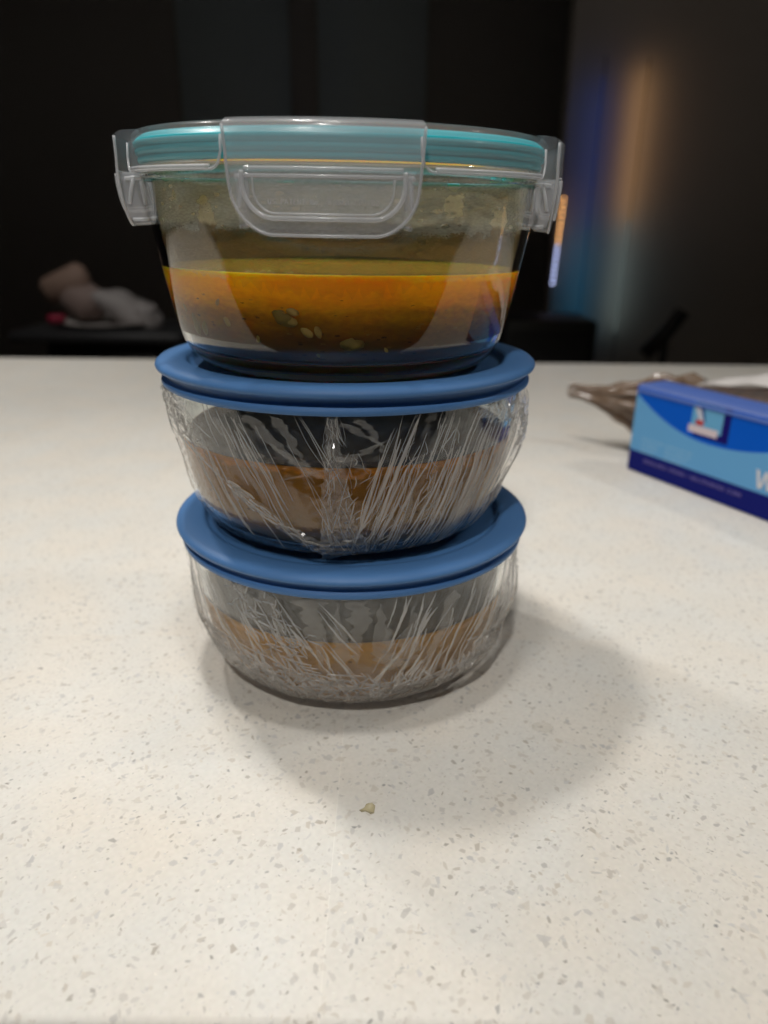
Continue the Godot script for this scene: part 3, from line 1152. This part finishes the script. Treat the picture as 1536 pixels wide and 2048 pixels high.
	for k in 70:
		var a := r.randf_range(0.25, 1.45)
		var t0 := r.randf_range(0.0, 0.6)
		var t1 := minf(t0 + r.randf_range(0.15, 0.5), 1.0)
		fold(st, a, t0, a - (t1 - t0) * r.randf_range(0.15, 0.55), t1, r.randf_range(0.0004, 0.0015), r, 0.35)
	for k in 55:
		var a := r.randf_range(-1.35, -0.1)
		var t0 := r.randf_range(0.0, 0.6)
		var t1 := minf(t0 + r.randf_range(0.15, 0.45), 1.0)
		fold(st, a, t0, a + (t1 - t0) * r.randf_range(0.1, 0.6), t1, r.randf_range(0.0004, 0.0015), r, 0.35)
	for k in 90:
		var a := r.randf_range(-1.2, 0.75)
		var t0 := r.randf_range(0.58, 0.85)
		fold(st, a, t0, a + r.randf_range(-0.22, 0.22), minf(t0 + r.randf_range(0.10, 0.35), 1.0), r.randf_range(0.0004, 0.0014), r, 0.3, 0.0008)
	pt = begin()
	for e in [[-0.17, 0.0, -0.13, 0.60, 0.20], [-0.02, 0.55, -0.03, 0.0, 0.12], [0.08, 0.0, 0.06, 0.55, 0.18], [0.20, 0.55, 0.18, 0.05, 0.16], [0.32, 0.62, 0.36, 0.10, 0.20], [0.25, 0.62, 0.22, 0.25, 0.16], [-0.60, 0.0, -0.40, 0.4, 0.14], [-0.42, 0.02, -0.30, 0.5, 0.14], [-0.95, 0.05, -0.6, 0.7, 0.2], [0.6, 0.05, 0.42, 0.8, 0.12], [0.85, 0.9, 0.98, 0.2, 0.16], [1.15, 0.1, 0.95, 0.9, 0.2]]:
		patch(pt, e[0], e[1], e[2], e[3], e[4], r)
	obj("reflection_patch", pt, patch_film, w).set_meta("kind", "stuff")
	var ruff := [Vector3(-1.25, 0.62, 0.006), Vector3(-0.95, 0.72, 0.010), Vector3(-0.60, 0.80, 0.010), Vector3(-0.25, 0.82, 0.0105), Vector3(0.08, 0.80, 0.0120), Vector3(0.36, 0.84, 0.0095), Vector3(0.60, 0.90, 0.006)]
	var upper := [Vector3(-0.95, 0.55, 0.005), Vector3(-0.62, 0.62, 0.006), Vector3(-0.35, 0.60, 0.005), Vector3(-0.16, 0.68, 0.007), Vector3(0.02, 0.66, 0.007), Vector3(0.22, 0.74, 0.007)]
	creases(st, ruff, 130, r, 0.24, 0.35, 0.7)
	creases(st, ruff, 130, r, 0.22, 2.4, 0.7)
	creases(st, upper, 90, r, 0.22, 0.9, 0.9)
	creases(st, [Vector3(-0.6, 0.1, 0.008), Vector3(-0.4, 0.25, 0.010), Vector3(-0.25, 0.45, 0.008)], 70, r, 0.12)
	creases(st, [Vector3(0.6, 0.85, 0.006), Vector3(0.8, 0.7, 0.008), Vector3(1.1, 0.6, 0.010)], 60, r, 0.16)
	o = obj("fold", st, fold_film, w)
	o.set_meta("kind", "stuff")
	st = begin()
	gather(st, ruff, 1, r, 0.0024, 0.0022)
	gather(st, upper, 1, r, 0.0020, 0.0022)
	gather(st, [Vector3(0.58, 0.30, 0.0016), Vector3(0.48, 0.5, 0.0026), Vector3(0.38, 0.72, 0.005)], 1, r, 0.0010)
	gather(st, [Vector3(0.95, 0.60, 0.0016), Vector3(0.75, 0.72, 0.0034), Vector3(0.55, 0.84, 0.005)], 1, r, 0.0010)
	gather(st, [Vector3(-1.3, 0.05, 0.003), Vector3(-1.2, 0.3, 0.004), Vector3(-1.1, 0.6, 0.006)], 1, r, 0.0012)
	o = obj("gathered_film", st, ruff_film, w)
	o.set_meta("kind", "stuff")


# ---------------------------------------------------------------- the box, the bread, the crumbs
func box_print() -> ImageTexture:
	var w := 960
	var h := 256
	var im := Image.create(w, h, false, Image.FORMAT_RGB8)
	var deep := Color(0.0, 0.355, 0.80)
	var pale := Color(0.415, 0.665, 0.86)
	var navy := Color(0.085, 0.11, 0.44)
	for y in h:
		for x in w:
			var u := float(x) / w
			var v := float(y) / h
			# the pale band sweeps down from the box's end in a wide arc
			var m := u * 0.33
			var up := (1.0 - v) * 0.081
			var arc := 0.0465 + (3.9 if m < 0.085 else 2.6) * (m - 0.085) * (m - 0.085)
			var c := deep if up > arc else pale
			if v > 0.753:
				c = navy
			im.set_pixel(x, y, c)
	var put := func(u0: float, v0: float, u1: float, v1: float, c: Color) -> void:
		im.fill_rect(Rect2i(int(u0 * w), int(v0 * h), int((u1 - u0) * w), int((v1 - v0) * h)), c)
	# emblem: pale square with navy edge, slanting white shape, red spot and a white name band
	var spot := func(s0: float, s1: float, y0: float, y1: float, c: Color) -> void:
		put.call(s0 / 0.33, 1.0 - y1 / 0.081, s1 / 0.33, 1.0 - y0 / 0.081, c)
	spot.call(0.068, 0.103, 0.0500, 0.0802, Color(0.09, 0.07, 0.42))
	spot.call(0.064, 0.0955, 0.0560, 0.0795, Color(0.42, 0.68, 0.84))
	for k in 40:
		var t := k / 40.0
		spot.call(0.0655 + 0.0075 * t, 0.0715 + 0.0065 * t, 0.0770 - 0.0150 * t - 0.0006, 0.0770 - 0.0150 * t, Color(0.84, 0.81, 0.84))
		spot.call(0.0715 + 0.0065 * t, 0.0755 + 0.0035 * t, 0.0770 - 0.0130 * t - 0.0006, 0.0770 - 0.0130 * t, Color(0.14, 0.20, 0.48))
	spot.call(0.0690, 0.0770, 0.0600, 0.0650, Color(0.74, 0.27, 0.27))
	spot.call(0.0620, 0.0920, 0.0530, 0.0598, Color(0.86, 0.80, 0.82))
	# faint paler lines of small print
	var r := RandomNumberGenerator.new()
	r.seed = 3
	for row in 4:
		for e in [[0.04, 0.105], [0.125, 0.215]]:
			var u: float = e[0]
			while u < e[1] - 0.01 * row:
				var wl := r.randf_range(0.006, 0.018)
				put.call(u, 0.575 + 0.05 * row, u + wl, 0.60 + 0.05 * row, Color(0.52, 0.72, 0.87))
				u += wl + 0.004
	put.call(0.035, 0.53, 0.037, 0.74, Color(0.36, 0.58, 0.80))
	put.call(0.118, 0.57, 0.120, 0.76, Color(0.36, 0.58, 0.80))
	return ImageTexture.create_from_image(im)


func beside_the_stack() -> void:
	# long carton: origin at its near lower corner at the far end, +x along its long face
	var d := Vector3(0.459, 0.0, 0.888)
	var turn := atan2(-d.z, d.x)
	var t := thing("film_carton", "long blue carton with a navy stripe and small emblem beside the bread", "carton", Vector3(0.2495, 0.0, -0.3122), turn)
	var length := 0.33
	var high := 0.081
	var deep := 0.034
	var st := begin()
	soft_box(st, Vector3(length / 2, high / 2 + 0.0003, -deep / 2 - 0.0006), Vector3(length, high, deep), 0.0012)
	var card := mat("blue carton", Color(0.10, 0.28, 0.66), 0.42)
	obj("carton_body", st, card, t)
	st = begin()
	var e := 0.0012
	quad_uv(st, [Vector3(e, e, 0.0), Vector3(e, high - e, 0.0), Vector3(length - e, high - e, 0.0), Vector3(length - e, e, 0.0)], [Vector2(0, 1), Vector2(0, 0), Vector2(1, 0), Vector2(1, 1)])
	var pr := mat("carton print", Color.WHITE, 0.4, 0.2)
	pr.albedo_texture = box_print()
	obj("printed_face", st, pr, t)
	st = begin()
	quad(st, Vector3(e, high + 0.0009, -0.001), Vector3(e, high + 0.0014, -deep), Vector3(length, high + 0.0014, -deep), Vector3(length, high + 0.0009, -0.001))
	quad(st, Vector3(e, high + 0.0009, -0.001), Vector3(length, high + 0.0009, -0.001), Vector3(length, high - 0.006, 0.0008), Vector3(e, high - 0.006, 0.0008))
	var flap := mat("carton flap", Color(0.31, 0.42, 0.70), 0.38)
	obj("top_flap", st, flap, t)
	var font := SystemFont.new()
	font.font_names = PackedStringArray(["Droid Sans"])
	font.font_weight = 700
	var put := func(called: String, words: String, size: int, px: float, at: Vector3, m: Material) -> void:
		var tm := TextMesh.new()
		tm.font = font
		tm.text = words
		tm.font_size = size
		tm.pixel_size = px
		tm.depth = 0.0002
		tm.horizontal_alignment = HORIZONTAL_ALIGNMENT_LEFT
		var mi := mesh_obj(called, tm, m, t)
		mi.position = at
	var white := mat("white print", Color(0.86, 0.86, 0.88), 0.5)
	var lilac := mat("lilac print", Color(0.42, 0.38, 0.66), 0.5)
	put.call("title_lettering", "Wrap", 32, 0.00062, Vector3(0.1335, 0.0312, 0.0004), white)
	put.call("strip_lettering", "RESEALABLE  STRONG  •  MULTIPURPOSE  CLING", 20, 0.00023, Vector3(0.020, 0.0138, 0.0004), lilac)

	# loaf in its bag, lying behind the carton
	var loaf := thing("bread_bag", "brown loaf in a clear plastic bag with twisted end behind the blue carton", "bread bag", Vector3(0.306, 0.0, -0.372), turn)
	var bumpy := noise(77, 9.0)
	st = begin()
	var n := 40
	var m := 24
	var f := func(i: int, k: int, grow: float) -> Vector3:
		var s := float(i) / n
		var a := TAU * (k % m) / m
		var x := 0.004 + 0.36 * s
		var taper := pow(clampf(sin(PI * clampf(s * 0.96 + 0.02, 0.0, 1.0)), 0.0, 1.0), 0.35)
		var ry := (0.040 + grow) * taper
		var rz := (0.044 + grow) * taper
		var v := Vector3(x, 0.047 + ry * sin(a), -0.012 + rz * cos(a))
		v += Vector3(0, sin(a), cos(a)) * (0.004 + grow * 0.5) * bumpy.get_noise_3d(v.x, v.y + grow * 30.0, v.z)
		v.y = maxf(v.y, 0.0015)
		return v
	var skin := func(grow: float) -> SurfaceTool:
		var s2 := begin()
		for i in n:
			for k in m:
				quad(s2, f.call(i, k, grow), f.call(i, k + 1, grow), f.call(i + 1, k + 1, grow), f.call(i + 1, k, grow))
		return s2
	var crust := mat("bread crust", srgb(0.20, 0.085, 0.035), 0.7)
	crust.albedo_texture = grain(55, 0.02)
	crust.albedo_color = srgb(0.46, 0.17, 0.07)
	crust.uv1_triplanar = true
	crust.uv1_scale = Vector3(8, 8, 8)
	obj("loaf", skin.call(0.0), crust, loaf)
	var bag := clear("bag plastic", srgb(0.62, 0.54, 0.50), 0.30, 0.24)
	var bag2 := clear("bag plastic doubled", srgb(0.25, 0.160, 0.100), 0.64, 0.26)
	obj("bag", skin.call(0.006), clear("bag skin", srgb(0.66, 0.56, 0.50), 0.12, 0.2), loaf)
	bag2.clearcoat_enabled = true
	bag2.clearcoat = 1.0
	bag2.clearcoat_roughness = 0.15
	# a paler band runs along the crest
	st = begin()
	for i in range(3, n):
		for k in [4, 5, 6]:
			quad(st, f.call(i, k, 0.010), f.call(i, k + 1, 0.010), f.call(i + 1, k + 1, 0.010), f.call(i + 1, k, 0.010))
	obj("pale_band", st, clear("pale bag band", srgb(0.78, 0.75, 0.73), 0.85, 0.3), loaf)
	# the gathered neck: pleats run from the loaf to the twist and flare again
	for layer in 2:
		st = begin()
		var c := 64
		var tip := Vector3(-0.073, 0.056, 0.066)
		var g := func(i: int, k: int) -> Vector3:
			var s := float(k) / 10
			var a := TAU * (i % c) / c
			var wide := 0.034 * pow(1.0 - s, 1.5) * minf(0.72 + s * 1.8, 1.0) + 0.0042
			if s > 0.9:
				wide += 0.0015
			var v := Vector3(0.020, 0.040, -0.006).lerp(tip, s)
			var pleat := 1.0 + 0.20 * sin(a * 7.0 + layer * 2.0 + s * 3.0) + 0.13 * sin(a * 13.0 - s * 2.0)
			v += Vector3(0.0, sin(a) * 1.1, cos(a)) * wide * pleat * (1.0 - 0.12 * layer)
			v += Vector3(0, sin(a), cos(a)) * 0.010 * (1.0 - s) * bumpy.get_noise_3d(v.x * 6.0, sin(a) * 0.2 + layer, cos(a) * 0.25)
			v.y = maxf(v.y, 0.001)
			return v
		for i in c:
			for k in 10:
				quad(st, g.call(i, k), g.call(i, k + 1), g.call(i + 1, k + 1), g.call(i + 1, k))
		obj("twisted_neck", st, bag2, loaf)

	# scrap and dried drip
	st = begin()
	var poly := [Vector2(-0.0036, 0.0010), Vector2(-0.0018, -0.0004), Vector2(-0.0010, -0.0026), Vector2(0.0012, -0.0030), Vector2(0.0026, -0.0016), Vector2(0.0022, 0.0022), Vector2(0.0010, 0.0028), Vector2(-0.0012, 0.0014), Vector2(-0.0026, 0.0018)]
	var tri := Geometry2D.triangulate_polygon(PackedVector2Array(poly))
	for k in range(0, tri.size(), 3):
		for j in [0, 1, 2]:
			var q: Vector2 = poly[tri[k + j]]
			st.add_vertex(Vector3(q.x, 0.0004 + 0.00015 * sin(q.x * 1500.0), q.y))
	for k in poly.size():
		var a: Vector2 = poly[k]
		var b: Vector2 = poly[(k + 1) % poly.size()]
		quad(st, Vector3(a.x, 0.0002, a.y), Vector3(a.x, 0.0004 + 0.00015 * sin(a.x * 1500.0), a.y), Vector3(b.x, 0.0004 + 0.00015 * sin(b.x * 1500.0), b.y), Vector3(b.x, 0.0002, b.y))
	var flake := obj("onion_flake", st, clear("yellow flake", srgb(0.62, 0.54, 0.30), 0.62, 0.3))
	flake.position = Vector3(0.0126, 0.0, 0.1266)
	tag(flake, "tiny yellow scrap of food lying on the counter in front of the stack", "food scrap")
	st = begin()
	lathe(st, [Vector2(0.0046, 0.0003), Vector2(0.0042, 0.0006), Vector2(0.003, 0.0005), Vector2(0.0, 0.0005)], 20)
	var drip := obj("dried_drip", st, clear("dried drip", srgb(0.60, 0.52, 0.38), 0.10, 0.3))
	drip.position = Vector3(0.0909, 0.0, 0.0759)
	drip.scale = Vector3(1.1, 1.0, 0.8)
	tag(drip, "faint yellowish dried drip on the counter beside the lowest container", "stain")


# ---------------------------------------------------------------- the dark room behind
func far_room() -> void:
	# two tall cabinet doors
	for e in [[-0.72, 0.53, "grey tall door on the back wall, farther from the added coloured lamps"], [-0.06, 0.52, "grey tall door on the back wall, nearer the added coloured lamps"]]:
		var t := thing("cabinet_door", e[2], "cabinet door", Vector3(e[0], 0.15, -3.63), 0.0, "tall doors on the back wall")
		var st := begin()
		soft_box(st, Vector3(0, 0.75, 0), Vector3(e[1], 1.6, 0.03), 0.004)
		obj("door_panel", st, mat("grey door", srgb(0.40, 0.47, 0.52), 0.6), t)
	# light-string of single bulbs hanging in front of the wall
	var t := thing("led_string", "vertical string of tiny glowing amber and white bulbs behind the stack", "light string", Vector3(0.664, 0.027, -2.58))
	for k in 17:
		var st := begin()
		var s := k / 16.0
		ellipsoid(st, Vector3(0.013 * s, 0.30 * s, 0.0), Vector3(0.0030, 0.0030, 0.0030), Basis(), 8)
		var warm := k > 7
		var m := mat("amber bulb" if warm else "white bulb", Color(1, 1, 1), 0.5)
		m.emission_enabled = true
		m.emission = Color(1.0, 0.72, 0.42) if warm else Color(0.72, 0.76, 0.95)
		m.emission_energy_multiplier = 9.0
		obj("led_bulb", st, m, t)
	# two slim lamps, added to throw the coloured glow on the wall
	added_wall_lamp(Vector3(0.768, -0.9, -2.540), [[Color(0.0, 0.42, 0.95), 1.12, 1.62, 0.0050], [Color(0.12, 0.62, 0.85), 0.72, 1.12, 0.0060]], "added slim pole lamp throwing blue light on the wall")
	added_wall_lamp(Vector3(0.928, -0.9, -2.566), [[Color(1.0, 0.78, 0.52), 1.15, 1.66, 0.0098], [Color(0.85, 0.95, 0.93), 0.74, 1.15, 0.0036]], "added slim pole lamp throwing amber light on the wall")

	# black cabinet in front of the wall
	t = thing("speaker_cabinet", "black box-shaped cabinet standing low in front of the coloured wall light", "cabinet", Vector3(0.56, -0.9, -2.2))
	var st := begin()
	soft_box(st, Vector3(0, 0.42, 0), Vector3(0.30, 0.84, 0.28), 0.006)
	obj("cabinet_body", st, mat("black cabinet", srgb(0.012, 0.012, 0.010), 0.5), t)
	st = begin()
	soft_box(st, Vector3(0, 0.42, 0.145), Vector3(0.27, 0.78, 0.01), 0.003)
	obj("front_cloth", st, mat("black cloth", srgb(0.02, 0.02, 0.02), 0.9), t)

	# dark tilted stand
	t = thing("tilted_stand", "dark bar tilted on a short stand against the warm grey wall", "stand", Vector3(0.985, -0.9, -2.2))
	var black := mat("black metal", srgb(0.025, 0.025, 0.027), 0.5)
	st = begin()
	tube(st, [Vector3(-0.060, 0.715, 0), Vector3(0.0, 0.785, 0), Vector3(0.052, 0.862, 0)], 0.026, 10)
	obj("tilted_bar", st, black, t)
	st = begin()
	tube(st, [Vector3(0.0, 0.02, 0), Vector3(0.005, 0.5, 0), Vector3(0.005, 0.775, 0)], 0.014, 8)
	obj("post", st, black, t)
	st = begin()
	lathe(st, [Vector2(0, 0), Vector2(0.16, 0), Vector2(0.16, 0.012), Vector2(0.15, 0.02), Vector2(0, 0.022)], 24)
	obj("stand_base", st, black, t)

	# side table with a dim heap on it
	t = thing("side_table", "black table in the dark carrying a plate and crumpled paper", "table", Vector3(-0.86, -0.9, -2.05))
	st = begin()
	soft_box(st, Vector3(0, 0.80, 0), Vector3(0.52, 0.03, 0.4), 0.004)
	obj("table_top", st, black, t)
	st = begin()
	soft_box(st, Vector3(0, 0.39, 0), Vector3(0.34, 0.78, 0.3), 0.004)
	obj("pedestal", st, black, t)
	t = thing("plate", "pale wide plate under the heap in the dark", "plate", Vector3(-0.875, -0.085, -2.03))
	st = begin()
	lathe(st, [Vector2(0, 0), Vector2(0.09, 0), Vector2(0.145, 0.014), Vector2(0.150, 0.020), Vector2(0.143, 0.019), Vector2(0.09, 0.006), Vector2(0, 0.006)], 40)
	obj("dish", st, mat("pale plate", srgb(0.50, 0.46, 0.44), 0.5), t)
	t = thing("crumpled_bag", "dull grey crumpled bag heaped on the plate", "bag", Vector3(-0.815, -0.064, -2.04))
	st = begin()
	ellipsoid(st, Vector3(0.0, 0.030, 0), Vector3(0.115, 0.046, 0.08), Basis(Vector3.BACK, -0.45), 20, 0.12)
	ellipsoid(st, Vector3(0.070, 0.010, 0.02), Vector3(0.050, 0.036, 0.06), Basis(Vector3.BACK, -0.9), 16, 0.15)
	obj("bag_body", st, mat("dull grey bag", srgb(0.36, 0.335, 0.33), 0.7), t)
	t = thing("brown_packet", "brown upright packet leaning at the end of the heap", "packet", Vector3(-0.985, -0.064, -2.03))
	st = begin()
	soft_box(st, Vector3(0.03, 0.105, 0), Vector3(0.16, 0.085, 0.05), 0.02)
	var pk := obj("packet_body", st, mat("brown packet", srgb(0.27, 0.18, 0.14), 0.7), t)
	pk.rotation.z = 0.42
	st = begin()
	ellipsoid(st, Vector3(0.04, 0.055, 0), Vector3(0.075, 0.055, 0.05), Basis(), 16, 0.1)
	obj("packet_foot", st, mat("dusty packet", srgb(0.25, 0.185, 0.165), 0.7), t)
	t = thing("red_cap", "small dark red cap at the edge of the plate", "cap", Vector3(-1.0, -0.064, -1.93))
	st = begin()
	lathe(st, [Vector2(0, 0), Vector2(0.026, 0), Vector2(0.027, 0.016), Vector2(0.024, 0.022), Vector2(0, 0.024)], 20)
	obj("cap_body", st, mat("red cap", srgb(0.32, 0.015, 0.05), 0.5), t)


# an added thin pole whose far side glows towards the wall; each run is [colour, from, to, energy]
func added_wall_lamp(at: Vector3, runs: Array, label: String) -> void:
	var t := thing("added_pole_lamp", label, "lamp", at, 0.0, "added coloured pole lamps")
	var st := begin()
	soft_box(st, Vector3(0, 0.84, 0.004), Vector3(0.004, 1.68, 0.004), 0.0008)
	obj("pole", st, mat("dark pole", srgb(0.015, 0.015, 0.016), 0.6), t)
	for e in runs:
		st = begin()
		soft_box(st, Vector3(0, (e[1] + e[2]) / 2, -0.0015), Vector3(0.0034, e[2] - e[1] - 0.004, 0.003), 0.0005)
		var m := mat("lamp strip", e[0], 0.5)
		m.emission_enabled = true
		m.emission = e[0]
		m.emission_energy_multiplier = 0.4
		obj("glow_strip", st, m, t)
		var l := AreaLight3D.new()
		l.name = "strip_light"
		l.area_size = Vector2(0.006, e[2] - e[1])
		l.position = Vector3(0, (e[1] + e[2]) / 2, -0.006)
		l.light_color = e[0]
		l.light_energy = e[3]
		l.area_range = 6.0
		l.shadow_enabled = true
		t.add_child(l, true)
